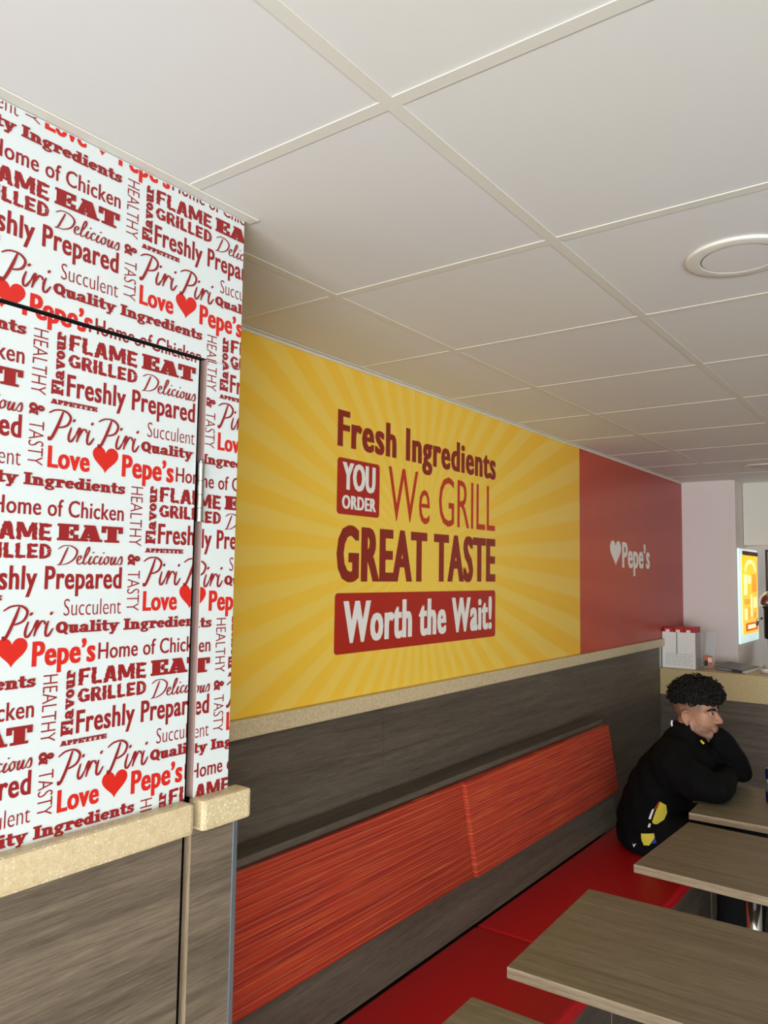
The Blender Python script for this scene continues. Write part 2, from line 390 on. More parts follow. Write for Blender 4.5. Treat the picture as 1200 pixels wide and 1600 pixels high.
def rough_sans(s, seed):
    """heavy block capitals with torn, jagged outlines"""
    rnd = random.Random(seed); polys = []; x = 0
    R_ = lambda a, b, c, d: [(a, b), (c, b), (c, d), (a, d)]
    L_ = lambda x0, y0, x1, y1, w: [(x0-w/2, y0), (x0+w/2, y0), (x1+w/2, y1), (x1-w/2, y1)]
    def ring(cx, cy, rx, ry, a0, a1, w):
        g = G2(); g.arc(cx, cy, rx, ry, a0, a1, w, w*.8); return [[g.v[i] for i in f] for f in g.f]
    for ch in s:
        if ch == 'F': q, w = [R_(0, 0, .24, 1), R_(.1, .79, .6, 1), R_(.1, .42, .52, .61)], .68
        elif ch == 'L': q, w = [R_(0, 0, .24, 1), R_(.1, 0, .56, .21)], .63
        elif ch == 'E': q, w = [R_(0, 0, .24, 1), R_(.1, .79, .6, 1), R_(.1, .41, .52, .6), R_(.1, 0, .6, .21)], .69
        elif ch == 'A': q, w = [L_(.12, 0, .34, 1, .25), L_(.62, 0, .4, 1, .25), R_(.2, .2, .56, .38)], .80
        elif ch == 'M': q, w = [R_(0, 0, .23, 1), R_(.72, 0, .95, 1), L_(.46, .18, .16, 1, .24), L_(.49, .18, .79, 1, .24)], 1.03
        elif ch == 'I': q, w = [R_(0, 0, .24, 1)], .33
        elif ch == 'G': q, w = ring(.38, .5, .27, .39, 35, 325, .24)+[R_(.42, .34, .72, .52), R_(.52, .06, .72, .5)], .80
        elif ch == 'R': q, w = [R_(0, 0, .24, 1), R_(.1, .82, .36, 1), R_(.1, .4, .36, .57), L_(.56, 0, .34, .5, .25)]+ring(.34, .7, .18, .21, -90, 90, .22), .74
        else: q, w = [R_(0, 0, .24, 1), R_(.1, .8, .3, 1), R_(.1, 0, .3, .2)]+ring(.28, .5, .28, .4, -90, 90, .24), .76
        polys += [[(x+a, b) for a, b in p] for p in q]; x += w
    vv, ff = [], []
    for p in polys:
        out = []
        for i in range(len(p)):
            (x0, y0), (x1, y1) = p[i], p[(i+1) % len(p)]; d = hypot(x1-x0, y1-y0); n = max(1, int(d/.11))
            for k in range(n):
                j = .030 if d > .2 else .006
                out.append((x0+(x1-x0)*k/n+rnd.uniform(-j, j), y0+(y1-y0)*k/n+rnd.uniform(-j, j)*1.2))
        ff.append(tuple(range(len(vv), len(vv)+len(out)))); vv += [(a/x*1.0, b) for a, b in out]
    x0 = min(v_[0] for v_ in vv); x1 = max(v_[0] for v_ in vv)
    return [((a-x0)/(x1-x0), b) for a, b in vv], ff
def heart():
    g = G2(); pts = []
    for k in range(40):
        a = 2*pi*k/40; pts.append((0.5+16*sin(a)**3/32, (13*cos(a)-5*cos(2*a)-2*cos(3*a)-cos(4*a)+17)/29.3))
    g.poly(pts[::-1]); return g.v, g.f
def put(bm, glyphs, u0, u1, v0, h, x, mi, bold=0.0, place=None, jit=0.0):
    """lay unit glyph shapes on the plane x, reading along +y; u = y, v = z"""
    vs, fs = glyphs
    for ci, du in enumerate((-bold, 0, bold) if bold else (0,)):
        a0, a1 = u0+bold, u1-bold
        bv = []
        use = [0]*len(vs)
        for f in fs:
            for i in f: use[i] += 1
        loose = max(use) == 1                    # separate strokes: each on its own hair-thin layer of ink
        lay = {}
        if loose:
            for k, f in enumerate(fs):
                for i in f: lay[i] = (k % 24)*1.6e-5
        for i, p in enumerate(vs):
            u, w = a0+p[0]*(a1-a0)+du, v0+p[1]*h
            if place: u, w = place(u, w)
            bv.append(bm.verts.new((x+(ci*.0004 if loose else ci*.00012)+lay.get(i, 0), u, w)))
        for f in fs:
            try: nf = bm.faces.new([bv[i] for i in f])
            except ValueError: continue
            nf.material_index = mi
def rounded(u0, u1, v0, v1, r, n=5):
    pts = []
    for cx, cy, a0 in ((u1-r, v1-r, 0), (u0+r, v1-r, 90), (u0+r, v0+r, 180), (u1-r, v0+r, 270)):
        for k in range(n+1):
            a = radians(a0+90*k/n); pts.append((cx+r*cos(a), cy+r*sin(a)))
    return pts
def face_x(bm):
    for f in bm.faces:
        f.normal_update()
        if f.normal.x < 0: f.normal_flip()
def clip(bm, u0, u1, v0, v1):
    for co, no in (((0, u0, 0), (0, -1, 0)), ((0, u1, 0), (0, 1, 0)), ((0, 0, v0), (0, 0, -1)), ((0, 0, v1), (0, 0, 1))):
        bmesh.ops.bisect_plane(bm, geom=bm.verts[:]+bm.edges[:]+bm.faces[:], plane_co=co, plane_no=no, clear_outer=True)

# ------------------------------------------------------------------ structure
XW = -1.638; CE = 0.703                     # poster wall plane, ceiling (camera-relative)
HC = Z(CE); XR = 4.2; YF = -2.6; YB = 8.2
b = bmesh.new(); bm_box(b, -2.0, XR+.1, YF-.1, YB+.1, -0.1, 0)
struct('floor', b, 'floor_tile', 'dark tiled restaurant floor', 'floor')
# ceiling: tiles 0.594 m on a lay-in grid
TX, TY = 0.597, 0.586
gx = [-0.663+TX*k for k in range(-1, 8)]; gy = [0.899+TY*k for k in range(-5, 13)]
ceil = struct('ceiling', None, None, 'suspended ceiling of square white tiles', 'ceiling')
b = bmesh.new(); ex = [-1.70]+[x for x in gx if x > -1.70]+[XR]; ey = [YF]+gy+[YB]
for i in range(len(ex)-1):
    for j in range(len(ey)-1):
        dz = random.uniform(0, .002)
        bm_box(b, ex[i]+.006, ex[i+1]-.006, ey[j]+.006, ey[j+1]-.006, HC+.0018+dz*.4, HC+.018)
bm_box(b, -1.75, XR+.1, YF-.1, YB+.1, HC+.06, HC+.1)
o = obj('tile_panel', b, 'ceiling_tile', ceil)
b = bmesh.new()
for x in gx: bm_box(b, x-.012, x+.012, YF, YB, HC+.0004, HC+.0017)
for j, y in enumerate(gy):
    for i in range(len(ex)-1):
        bm_box(b, ex[i]+(.012 if i else 0), ex[i+1]-.012, y-.012, y+.012, HC+.0005, HC+.0017)
o = obj('grid_runner', b, 'ceiling_grid', ceil); o['label'] = 'cream ceiling grid strip'
b = bmesh.new()
bm_box(b, XW+.001, XW+.018, 1.05, 5.95, HC-.002, HC+.001)
bm_box(b, XW+.001, XW+.003, 1.05, 5.95, HC-.010, HC-.0021)
obj('edge_trim', b, 'ceiling_grid', ceil)

# poster wall
b = bmesh.new(); bm_box(b, XW-.2, XW-.006, 0.9, 5.95, 0, HC+.05)
wl = struct('wall_left', b, 'wall_paint', 'long left wall behind the bench', 'wall')
for y0, y1 in ((1.06, 2.232), (2.2345, 5.37)):
    b = bmesh.new(); bm_box(b, XW-.006, XW, y0, y1, 0.0, Z(-.4675)); obj('wood_panel', b, 'oak_dark_y', wl)
b = bmesh.new(); bm_box(b, XW-.006, XW+.022, 1.0, 5.42, Z(-.467), Z(-.414), bevel=.006)
struct('trim_1', b, 'speckled_stone', 'speckled cream dado rail under the murals on the long wall', 'dado rail')

# yellow mural
XM = XW+.0005
b = bmesh.new(); bm_box(b, XW-.006, XW, 1.0, 4.003, Z(-.4135), HC-.003)
L = bmesh.new()
def mput(gl, u0, u1, v0, v1, mi, bold=0.0, lift=0.0): put(L, gl, u0, u1, Z(v0), v1-v0, XM+lift, mi, bold)
mput(sans('Fresh Ingredients', .016, 1.13), 1.954, 3.05, .4215, .5385, 1, .005)
L.faces.new([L.verts.new((XM, u, w)) for u, w in rounded(1.956, 2.19, Z(.193), Z(.3815), .014)]).material_index = 3
mput(sans('YOU', .018, 1.06), 1.982, 2.165, .279, .366, 4, .004, .0005)
mput(sans('ORDER', .014, 1.1), 1.982, 2.17, .213, .257, 4, .0025, .0005)
mput(sans('We GRILL', -.004), 2.243, 3.045, .190, .386, 2, .001)
mput(sans('GREAT TASTE', .018, 1.12), 1.960, 3.049, -.0255, .151, 1, .0075)
L.faces.new([L.verts.new((XM, u, w)) for u, w in rounded(1.956, 3.05, Z(-.268), Z(-.068), .014)]).material_index = 3
mput(sans('Worth the Wait!', .016, 1.13), 2.0, 3.018, -.230, -.098, 4, .0055, .0005)
face_x(L); merge(b, L)
mu = obj('wall_mural', b, ['sunburst_yellow', 'slogan_brown', 'slogan_red', 'slogan_badge', 'slogan_white'], None)
tag(mu, 'yellow sunburst mural with the Fresh Ingredients slogan on the left wall', 'wall mural')
b = bmesh.new(); bm_box(b, XW-.006, XW, 4.004, 5.95, Z(-.4135), HC-.003)
L = bmesh.new()
put(L, heart(), 4.456, 4.642, Z(.060), .155, XM, 1)
put(L, sans('Pepe’s', .018, 1.06), 4.66, 5.185, Z(.058), .148, XM, 1, .005)
face_x(L); merge(b, L)
mu = obj('wall_mural', b, ['sunburst_red', 'slogan_white'], None)
tag(mu, 'red mural with a white heart and white lettering, beside the yellow one', 'wall mural')

# near boxed-in wall with the lettered wallpaper, and its flush door
XP = -1.132
WORDS = []
def W(gl, u0, u1, v0, h, mi, bold=0.0, rot=0): WORDS.append((gl, u0, u1, v0, h, mi, bold, rot))
W(sans('Love', .016, 1.06), 0, .073, 0, .0325, 0, .0011)
W(heart(), .0775, .126, .000, .0445, 0)
W(sans('Pepe’s', .016, 1.06), .1335, .2415, .0, .036, 0, .0012)
W(sans('Home of Chicken', .004, 1.04), .2465, .470, .002, .0262, 1, .0004)
W(rough_sans('FLAME', 3), .0265, .156, .1905, .0265, 1)
W(rough_sans('GRILLED', 5), .0265, .157, .163, .0225, 1)
W(slab('EAT'), .165, .283, .192, .0265, 1, .001)
W(script_delicious(), .167, .285, .153, .032, 1, .0001)
W(slab('Flavour'), .115, .216, -.0205, .020, 1, .0003, 1)
W(sans('HEALTHY', -.012), -.212, -.110, -.0325, .0245, 1, .0002, -1)
W(slab('&'), -.096, -.077, -.0335, .0245, 1, .0004, -1)
W(sans('TASTY', -.012), -.068, .000, -.0325, .0245, 1, .0002, -1)
W(sans('Freshly Prepared', .012, 1.07), .0265, .285, .1165, .0345, 1, .0007)
W(slab('APPETITE'), 0, .082, .1, .0075, 1, .0001)
W(script_piri(), -.002, .166, .041, .052, 1, .0002)
W(sans('Succulent', -.012), .182, .286, .074, .0265, 1, .0001)
W(slab('Quality Ingredients'), .170, .470, .047, .0185, 1, .0003)
LA, LB, LO = (.186, -.2275), (-.043, .533), (.6947, -.376)
def wallpaper(u0, u1, v0, v1, x, du=0, dv=0):
    L = bmesh.new()
    for i in range(-9, 8):
        for j in range(-5, 6):
            ou, ov = LO[0]+du+LA[0]*i+LB[0]*j, LO[1]+dv+LA[1]*i+LB[1]*j
            if ou+.48 < u0 or ou-.05 > u1 or ov+.22 < v0 or ov-.02 > v1: continue
            for gl, a0, a1, w0, h, mi, bold, rot in WORDS:
                if rot == 0: f = lambda u, w: (ou+u, Z(ov)+w)
                elif rot == 1: f = lambda u, w: (ou-w, Z(ov)+u)
                else: f = lambda u, w: (ou+w, Z(ov)-u)
                put(L, gl, a0, a1, w0, h, x, mi+1, bold, f)
    clip(L, u0, u1, Z(v0), Z(v1)); face_x(L)
    return L
INK = ['panel_white', 'ink_bright', 'ink_dark']
wn = struct('wall_near', None, None, 'near boxed-in wall covered in red and white lettered wallpaper', 'wall')
DY = .943; DT = .392; DL = .13                # door right edge, top, left edge
def patterned(y0, y1, z0, z1, parent, th=.018, edge='mauve_edge', du=.0135, dv=-.004):
    b = bmesh.new(); bm_box(b, XP-th, XP, y0, y1, Z(z0), Z(z1) if z1 < CE-.02 else HC-.002)
    b.normal_update()
    for f in b.faces: f.material_index = 0 if f.normal.x > .5 else 3
    merge(b, wallpaper(y0+.001, y1-.0005, z0, min(z1, CE-.004), XP+.0004, du, dv))
    return obj('graphic_panel', b, INK+[edge], parent)
TT, TB = -.4115, -.4665                       # rail top and bottom
patterned(-1.0, 1.046, DT+.007, CE, wn, edge='dark_gap', du=.0115, dv=.0)
patterned(DY+.019, 1.046, TT, DT+.0065, wn)
patterned(-1.0, DL-.006, TT, DT+.0065, wn)
b = bmesh.new(); bm_box(b, XP-.018, XP, DY+.019, 1.062, 0, Z(TB)); o = obj('wood_panel', b, 'oak_laminate_y', wn)
b = bmesh.new(); bm_box(b, XP-.018, XP, DY+.0183, DY+.0189, 0, Z(TB)); obj('panel_edging', b, 'oak_edge_z', wn)
b = bmesh.new(); bm_box(b, XP-.018, XP, DY+.0183, DY+.0189, Z(TT), Z(DT+.006)); obj('panel_edging', b, 'mauve_edge', wn)
b = bmesh.new(); bm_box(b, XP-.018, XP, -1.0, DL-.006, 0, Z(TB)); obj('wood_panel', b, 'oak_laminate_y', wn)
b = bmesh.new(); bm_box(b, XP-.012, XP+.032, DY+.0183, 1.078, Z(TB), Z(TT), bevel=.007); obj('rail', b, 'speckled_stone', wn)
b = bmesh.new(); bm_box(b, XP-.018, XP+.032, -1.0, DL-.006, Z(TB), Z(TT), bevel=.007); obj('rail', b, 'speckled_stone', wn)
b = bmesh.new(); bm_box(b, XP-.03, XP+.002, 1.0625, 1.0735, 0, Z(TB)-.001, bevel=.001)
o = obj('corner_strip', b, 'aluminium_strip', wn); o['label'] = 'aluminium corner strip'
b = bmesh.new(); bm_box(b, XW-.1, XP-.08, -1.0, 1.04, 0, HC); obj('carcass', b, 'dark_gap', wn)
b = bmesh.new(); bm_box(b, XW-.005, XP-.019, 1.030, 1.045, 0, HC); obj('end_panel', b, 'wall_paint', wn)
b = bmesh.new(); bm_box(b, XP+.0005, XP+.024, -1.0, 1.062, HC-.0015, HC+.001)
o = obj('edge_trim', b, 'ceiling_grid', wn)

d = struct('door_1', None, None, 'flush cupboard door with lettered wallpaper above and wood below the rail', 'door')
patterned(DL, DY, TT, DT, d, .034, 'dark_gap', 0, 0)
b = bmesh.new(); bm_box(b, XP-.034, XP-.002, DL, DY, .008, Z(TB)); obj('wood_panel', b, 'oak_laminate_y', d)
b = bmesh.new(); bm_box(b, XP-.034, XP+.030, DL, DY-.0005, Z(TB), Z(TT), bevel=.008); obj('rail', b, 'speckled_stone', d)
b = bmesh.new()
hy = DY+.0095
for k, (z0, z1) in enumerate(((.199, .166), (.165, .140), (.139, .115), (.114, .090))):
    bm_lathe(b, [(0, Z(z1)), (.0062, Z(z1)), (.0062, Z(z0)), (0, Z(z0))], XP+.0045, hy, 24, 0, False)
bm_lathe(b, [(0, Z(.199)), (.004, Z(.199)), (.0045, Z(.204)), (0, Z(.206))], XP+.0045, hy, 16)
bm_box(b, XP-.02, XP+.003, hy-.0015, hy+.0015, Z(.090), Z(.199))
o = obj('hinge', b, 'steel', d); o['label'] = 'steel butt hinge'

# far end: white column, fascia above the counter, kitchen behind
YC = 5.95; XC = -1.27
b = bmesh.new(); bm_box(b, XW-.2, XC, YC, YB, 0, HC+.05)
bm_box(b, XC-.035, XC+.003, YC-.003, YC+.03, Z(-.608), HC-.001)
struct('wall_column', b, 'column_paint', 'pale column wall at the far end beside the red mural', 'wall')
b = bmesh.new(); bm_box(b, XC+.0035, XR, 6.2, 6.32, Z(.245), HC+.05)
struct('wall_fascia', b, 'wall_paint', 'white fascia above the serving counter', 'wall')
b = bmesh.new(); bm_box(b, XC, XR, YB, YB+.1, 0, HC+.05)
struct('wall_back', b, 'wall_paint', 'kitchen back wall', 'wall')
b = bmesh.new(); bm_box(b, XR, XR+.1, YF, YB, 0, HC+.05)
struct('wall_right', b, 'wall_paint', 'plain right wall', 'wall')
# shopfront behind the viewer
b = bmesh.new()
bm_box(b, XW-.2, -.75, YF-.1, YF, 0, HC+.05); bm_box(b, 4.05, XR, YF-.1, YF, 0, HC+.05)
bm_box(b, -.75, 4.05, YF-.1, YF, 0, .3); bm_box(b, -.75, 4.05, YF-.1, YF, 2.35, HC+.05)
bm_box(b, XW-.2, XP-.02, YF, -1.0, 0, HC)
wf = struct('wall_front', b, 'wall_paint', 'shopfront wall', 'wall')
b = bmesh.new()
for x in (-.75, .835, 2.42, 4.0): bm_box(b, x, x+.05, YF-.07, YF-.02, .3, 2.35)
for z in (.3, 2.31): bm_box(b, -.7, 4.0, YF-.065, YF-.025, z, z+.04)
win = struct('window_1', b, 'aluminium_strip', 'shopfront window', 'window')
mt = bpy.data.materials.new('clear_glass'); mt.use_nodes = True; MATS['clear_glass'] = mt
nt = mt.node_tree; nt.nodes.clear(); out = nt.nodes.new('ShaderNodeOutputMaterial'); mx = nt.nodes.new('ShaderNodeMixShader')
tr = nt.nodes.new('ShaderNodeBsdfTransparent'); gl = nt.nodes.new('ShaderNodeBsdfGlossy'); gl.inputs['Roughness'].default_value = .03
mx.inputs[0].default_value = .08; nt.links.new(tr.outputs[0], mx.inputs[1]); nt.links.new(gl.outputs[0], mx.inputs[2]); nt.links.new(mx.outputs[0], out.inputs[0])
b = bmesh.new(); b.free()
for x0, x1 in ((-.7, .835), (.885, 2.42), (2.47, 4.0)):
    b = bmesh.new(); bm_box(b, x0, x1, YF-.05, YF-.042, .34, 2.31); sub('pane', b, 'clear_glass', win)

# ceiling downlights (off)
def downlight(x, y, label):
    o = thing('ceiling_light', label, 'ceiling light', (x, y, HC), 0, 'round recessed ceiling lights')
    b = bmesh.new()
    prof = [(.0785, -.0038), (.0795, -.0048), (.083, -.0050), (.106, -.0046), (.110, -.0034), (.112, .0008), (.0785, .0008), (.0785, -.0038)]
    bm_lathe(b, prof, 0, 0, 64); obj('rim', b, 'ceiling_grid', o, local=True)
    b = bmesh.new(); bm_lathe(b, [(0, -.0042), (.0765, -.0042), (.0765, .0005), (0, .0005)], 0, 0, 64, 0, False)
    obj('diffuser', b, 'diffuser', o, local=True)
new_mat('diffuser', hexc('dcdad6'), 0.8, 0, .2)
downlight(-.363, 1.79, 'round flush ceiling light in the near tile, switched off')
downlight(-.965, 5.285, 'round flush ceiling light far away above the counter')

# ------------------------------------------------------------------ bench
KX = .167
def xb(z, off=0): return -1.557 + (-.77-z)*KX + off     # sloped back board
bench = thing('banquette_bench', 'long fitted bench with red seat and red striped back along the wall', 'bench', (-1.2, 2.5, 0))
Y0, Y1, YS = 1.08, 4.085, 2.59
b = bmesh.new(); bm_box(b, XW+.001, -1.548, Y0, Y1, Z(-.776), Z(-.757), bevel=.0015); obj('ledge', b, 'oak_dark_y', bench)
def slopebox(y0, y1, z0, z1, o0, o1, bev=0.0, nu=1, nv=1, puff=0.0):
    b = bmesh.new()
    vs = [b.verts.new((xb(z, o), y, Z(z))) for o in (o0, o1) for y in (y0, y1) for z in (z0, z1)]
    for f in ((0, 1, 3, 2), (4, 6, 7, 5), (0, 4, 5, 1), (2, 3, 7, 6), (0, 2, 6, 4), (1, 5, 7, 3)): b.faces.new([vs[i] for i in f])
    if bev: bmesh.ops.bevel(b, geom=b.edges[:], offset=bev, segments=3, affect='EDGES', profile=.6)
    bmesh.ops.recalc_face_normals(b, faces=b.faces[:])
    for f in b.faces: f.smooth = bool(bev)
    return b
for y0, y1 in ((Y0, YS-.001), (YS+.001, Y1)):
    obj('back_board', slopebox(y0, y1, -1.279, -.7765, -.018, 0), 'oak_dark_y', bench)
    obj('back_cushion', slopebox(y0, y1 if y1 > 4 else y1-.001, -1.115, -.782, .001, .040 if y1 > 4 else .026, .009), 'stripe_fabric', bench)
for y0, y1 in ((Y0, YS-.0015), (YS+.0015, Y1-.02)):
    b = bmesh.new(); bm_box(b, -1.468, -.968, y0, y1, Z(-1.335), Z(-1.28), bevel=.018, seg=4)
    for f in b.faces: f.smooth = True
    obj('seat_cushion', b, 'red_vinyl', bench)
b = bmesh.new(); bm_box(b, XW+.001, -.985, Y0, Y1-.02, .09, Z(-1.336)); bm_box(b, XW+.001, -1.02, Y0, Y1-.02, 0, .09)
obj('plinth', b, 'oak_dark_y', bench)
b = bmesh.new()
for y in (2.0, 2.66, 3.31, 3.97):
    b = bmesh.new(); bm_box(b, -.9849, -.9835, y-.002, y+.002, .09, Z(-1.34)); obj('joint_strip', b, 'oak_edge_z', bench)
b = bmesh.new()
f0 = [(XW+.001, Z(-.776)), (xb(-.776, -.018), Z(-.776)), (xb(-1.279, -.018), Z(-1.279)), (XW+.001, Z(-1.279))]
va = [b.verts.new((x, Y1-.018, z)) for x, z in f0]; vb = [b.verts.new((x, Y1, z)) for x, z in f0]
b.faces.new(va[::-1]); b.faces.new(vb)
for k in range(4): b.faces.new((va[k], va[(k+1) % 4], vb[(k+1) % 4], vb[k]))
bmesh.ops.recalc_face_normals(b, faces=b.faces[:])
obj('end_panel', b, 'oak_dark_x', bench)

# ------------------------------------------------------------------ tables
TZ = Z(-.98)
def table(label, cx, cy, rz, wx=.62, wy=.598):
    o = thing('dining_table', label, 'table', (cx, cy, 0), rz, 'pedestal tables along the bench')
    b = bmesh.new(); bm_box(b, -wx/2, wx/2, -wy/2, wy/2, TZ-.028, TZ, bevel=.0012, seg=1)
    b.normal_update()
    for f in b.faces: f.material_index = 0 if abs(f.normal.z) > .5 else (1 if abs(f.normal.y) > .5 else 2)
    obj('tabletop', b, ['oak_laminate_x', 'oak_edge_x', 'oak_edge_y'], o, local=True)
    b = bmesh.new(); bm_lathe(b, [(0, TZ-.036), (.15, TZ-.036), (.15, TZ-.0285), (0, TZ-.0285)], 0, 0, 32); obj('mounting_plate', b, 'black_iron', o, local=True)
    b = bmesh.new(); bm_lathe(b, [(0, .022), (.025, .022), (.025, TZ-.037), (0, TZ-.037)], 0, 0, 32); obj('pole', b, 'chrome', o, local=True)
    b = bmesh.new(); bm_lathe(b, [(0, 0), (.2, 0), (.2, .006), (.19, .012), (.06, .021), (0, .021)], 0, 0, 40); obj('base', b, 'chrome', o, local=True)
    return o
def corner_table(label, fx, fy, deg, wx=.62, wy=.598):
    """table whose bench-side near corner stands at fx, fy"""
    a = radians(deg)
    return table(label, fx+cos(a)*wx/2-sin(a)*wy/2, fy+sin(a)*wx/2+cos(a)*wy/2, a, wx, wy)
corner_table('bare wooden table nearest the viewer, mostly out of the frame at the bottom', -.935, 1.056, 1.0)
corner_table('bare wooden table at the lower right, nearest one with its corner in full view', -.946, 1.829, 2.2)
corner_table('bare wooden table in the middle, directly in front of the seated man\'s table', -.928, 2.726, -2.0)
corner_table('wooden table the seated man leans on, with a drink can', -.942, 3.455, 1.5)

# ------------------------------------------------------------------ counter
ZC = Z(-.608)
ct = thing('serving_counter', 'serving counter with a speckled cream top edge and wood front', 'counter', (0, 5.37, 0))
b = bmesh.new(); bm_box(b, XW+.0005, XR-.02, 5.37, YC-.004, ZC-.172, ZC, bevel=.004)
mt = new_mat('counter_stone', hexc('c0ab7e'), .5); t = NT(mt)
t.color(t.ramp(t.noise(t.coord(), 130, 5, .7), [(.35, hexc('a8935f')), (.6, hexc('c6b286'))]))
obj('worktop', b, 'counter_stone', ct)
b = bmesh.new(); bm_box(b, XW+.0005, XR-.02, 5.385, YC-.01, 0, ZC-.1725); obj('front_panel', b, 'oak_dark_x', ct)

# display box with red packets
new_mat('white_card', hexc('e4e4de'), .5); new_mat('pale_print', hexc('c2c5c6'), .5); new_mat('grey_print', hexc('6b7377'), .5)
new_mat('packet_red', hexc('b01418'), .45); new_mat('packet_label', hexc('e4e0da'), .5); new_mat('teal_leaf', hexc('6f9a90'), .5)
mt = bpy.data.materials.new('clear_acrylic'); mt.use_nodes = True; MATS['clear_acrylic'] = mt
nt = mt.node_tree; nt.nodes.clear(); out = nt.nodes.new('ShaderNodeOutputMaterial'); mx = nt.nodes.new('ShaderNodeMixShader')
tr = nt.nodes.new('ShaderNodeBsdfTransparent'); tr.inputs[0].default_value = (.9, .93, .93, 1); gl = nt.nodes.new('ShaderNodeBsdfPrincipled')
gl.inputs['Base Color'].default_value = (.8, .82, .82, 1); gl.inputs['Roughness'].default_value = .15
mx.inputs[0].default_value = .3; nt.links.new(tr.outputs[0], mx.inputs[1]); nt.links.new(gl.outputs[0], mx.inputs[2]); nt.links.new(mx.outputs[0], out.inputs[0])
bx = thing('display_box', 'white and clear display box holding red packets on the counter end', 'display box', (-1.525, 5.5, ZC+.0005))
b = bmesh.new(); X0, X1 = -.110, .105; Yf, Yk = -.075, .105; H = .240
bm_box(b, X0, X1, Yf, Yf+.004, 0, H)
rr = random.Random(4)
for row in range(6):
    zz = .022+row*.014; x = X0+.02
    while x < X1-.03:
        w = rr.uniform(.012, .04); bm_box(b, x, min(x+w, X1-.015), Yf-.0006, Yf-.0001, zz, zz+.006, 1); x += w+.008
bm_box(b, X0+.093, X0+.099, Yf-.0008, Yf-.0001, .095, H, 2)
obj('front_card', b, ['white_card', 'pale_print', 'grey_print'], bx, local=True)
b = bmesh.new(); bm_box(b, X1-.003, X1, Yf+.0045, Yk, 0, H); bm_box(b, X0, X1-.0035, Yk-.003, Yk, .0035, H); bm_box(b, X0, X0+.003, Yf+.0045, Yk-.0035, .0035, H); bm_box(b, X0, X1-.0035, Yf+.0045, Yk, 0, .003)
obj('acrylic_case', b, 'clear_acrylic', bx, local=True)
b = bmesh.new()
for k in range(3): bm_box(b, X1-.0028+.003, X1+.0008, Yf+.03+k*.035, Yf+.06+k*.035, .02+.012*k, .075-.01*k)
obj('leaf_print', b, 'teal_leaf', bx, local=True)
for k, lab in enumerate(('red packet at the wall end of the clear display box', 'middle red packet standing in the clear display box', 'red packet at the window end of the clear display box')):
    b = bmesh.new(); xx = -1.525+X0+.006+k*.068
    bm_box(b, xx, xx+.063, 5.5+Yf+.012, 5.5+Yk-.008, ZC+.006, ZC+H+.035-(.006 if k == 0 else 0), bevel=.002)
    bm_box(b, xx+.014, xx+.040, 5.5+Yf+.0108, 5.5+Yf+.0116, ZC+H-.03, ZC+H+.016, 1)
    tag(obj('packet', b, ['packet_red', 'packet_label'], None, loc=(xx+.03, 5.5, ZC+.006)), lab, 'packet', 'red packets in the display box')
# leaflet stand with a small picture card
ls = thing('leaflet_holder', 'small clear leaflet holder with an orange and black card', 'leaflet holder', (-1.385, 5.60, ZC+.0005))
b = bmesh.new()
for (x0, x1, y, ln) in ((-.035, .03, .03, .05), (-.02, .03, -.02, .03)):
    vs = [(x0, y, .0), (x1, y, .0), (x1+ln*.2, y+ln, .235 if ln > .04 else .06), (x0+ln*.2, y+ln, .235 if ln > .04 else .06)]
    q = [b.verts.new(p) for p in vs]; q2 = [b.verts.new((p[0], p[1]+.003, p[2])) for p in vs]
    b.faces.new(q); b.faces.new(q2[::-1])
    for k in range(4): b.faces.new((q[k], q2[k], q2[(k+1) % 4], q[(k+1) % 4]))
bm_box(b, -.035, .03, -.02, .033, 0, .003)
bmesh.ops.recalc_face_normals(b, faces=b.faces[:])
obj('stand', b, 'clear_acrylic', ls, local=True)
new_mat('card_orange', hexc('c8683c'), .5); new_mat('card_black', hexc('26242c'), .5)
b = bmesh.new(); bm_box(b, -.02, .032, -.012, -.010, .004, .082); bm_box(b, -.0195, .002, -.0128, -.0121, .006, .05, 1); bm_box(b, .004, .028, -.0128, -.0121, .04, .07, 2)
obj('card', b, ['card_orange', 'card_black', 'packet_label'], ls, local=True)
# dark folder
new_mat('folder_slate', hexc('4c585c'), .45); new_mat('folder_dark', hexc('1f2a30'), .5)
b = bmesh.new(); q0 = [(-1.335, 5.56), (-1.325, 5.93), (-1.10, 5.78), (-1.13, 5.43)]
def slab_poly(b, q, z0, z1, mi=0):
    lo = [b.verts.new((x, y, z0)) for x, y in q]; hi = [b.verts.new((x, y, z1)) for x, y in q]
    fs = [b.faces.new(lo), b.faces.new(hi[::-1])]+[b.faces.new((lo[k], lo[(k+1) % 4], hi[(k+1) % 4], hi[k])) for k in range(4)]
    for f in fs: f.material_index = mi
fo = thing('menu_folder', 'dark slate folder lying on the counter behind the man', 'folder', (-1.23, 5.7, ZC))
slab_poly(b, q0, ZC+.0145, ZC+.019); bmesh.ops.recalc_face_normals(b, faces=b.faces[:]); obj('cover', b, 'folder_slate', fo)
b = bmesh.new(); slab_poly(b, [(-1.318, 5.58), (-1.305, 5.90), (-1.085, 5.77), (-1.115, 5.44)], ZC+.0005, ZC+.014); bmesh.ops.recalc_face_normals(b, faces=b.faces[:]); obj('pages', b, 'white_card', fo)
b = bmesh.new(); bm_box(b, -1.20, -1.14, 5.455, 5.50, ZC+.0005, ZC+.013); obj('clasp', b, 'folder_dark', fo)
tub = thing('sauce_pot', 'small white pot on the counter at the right edge', 'pot', (-1.02, 5.56, ZC+.0005))
b = bmesh.new(); bm_lathe(b, [(0, 0), (.028, 0), (.034, .022), (.036, .023), (.033, .026), (0, .024)], 0, 0, 24); obj('cup', b, 'white_card', tub, local=True)

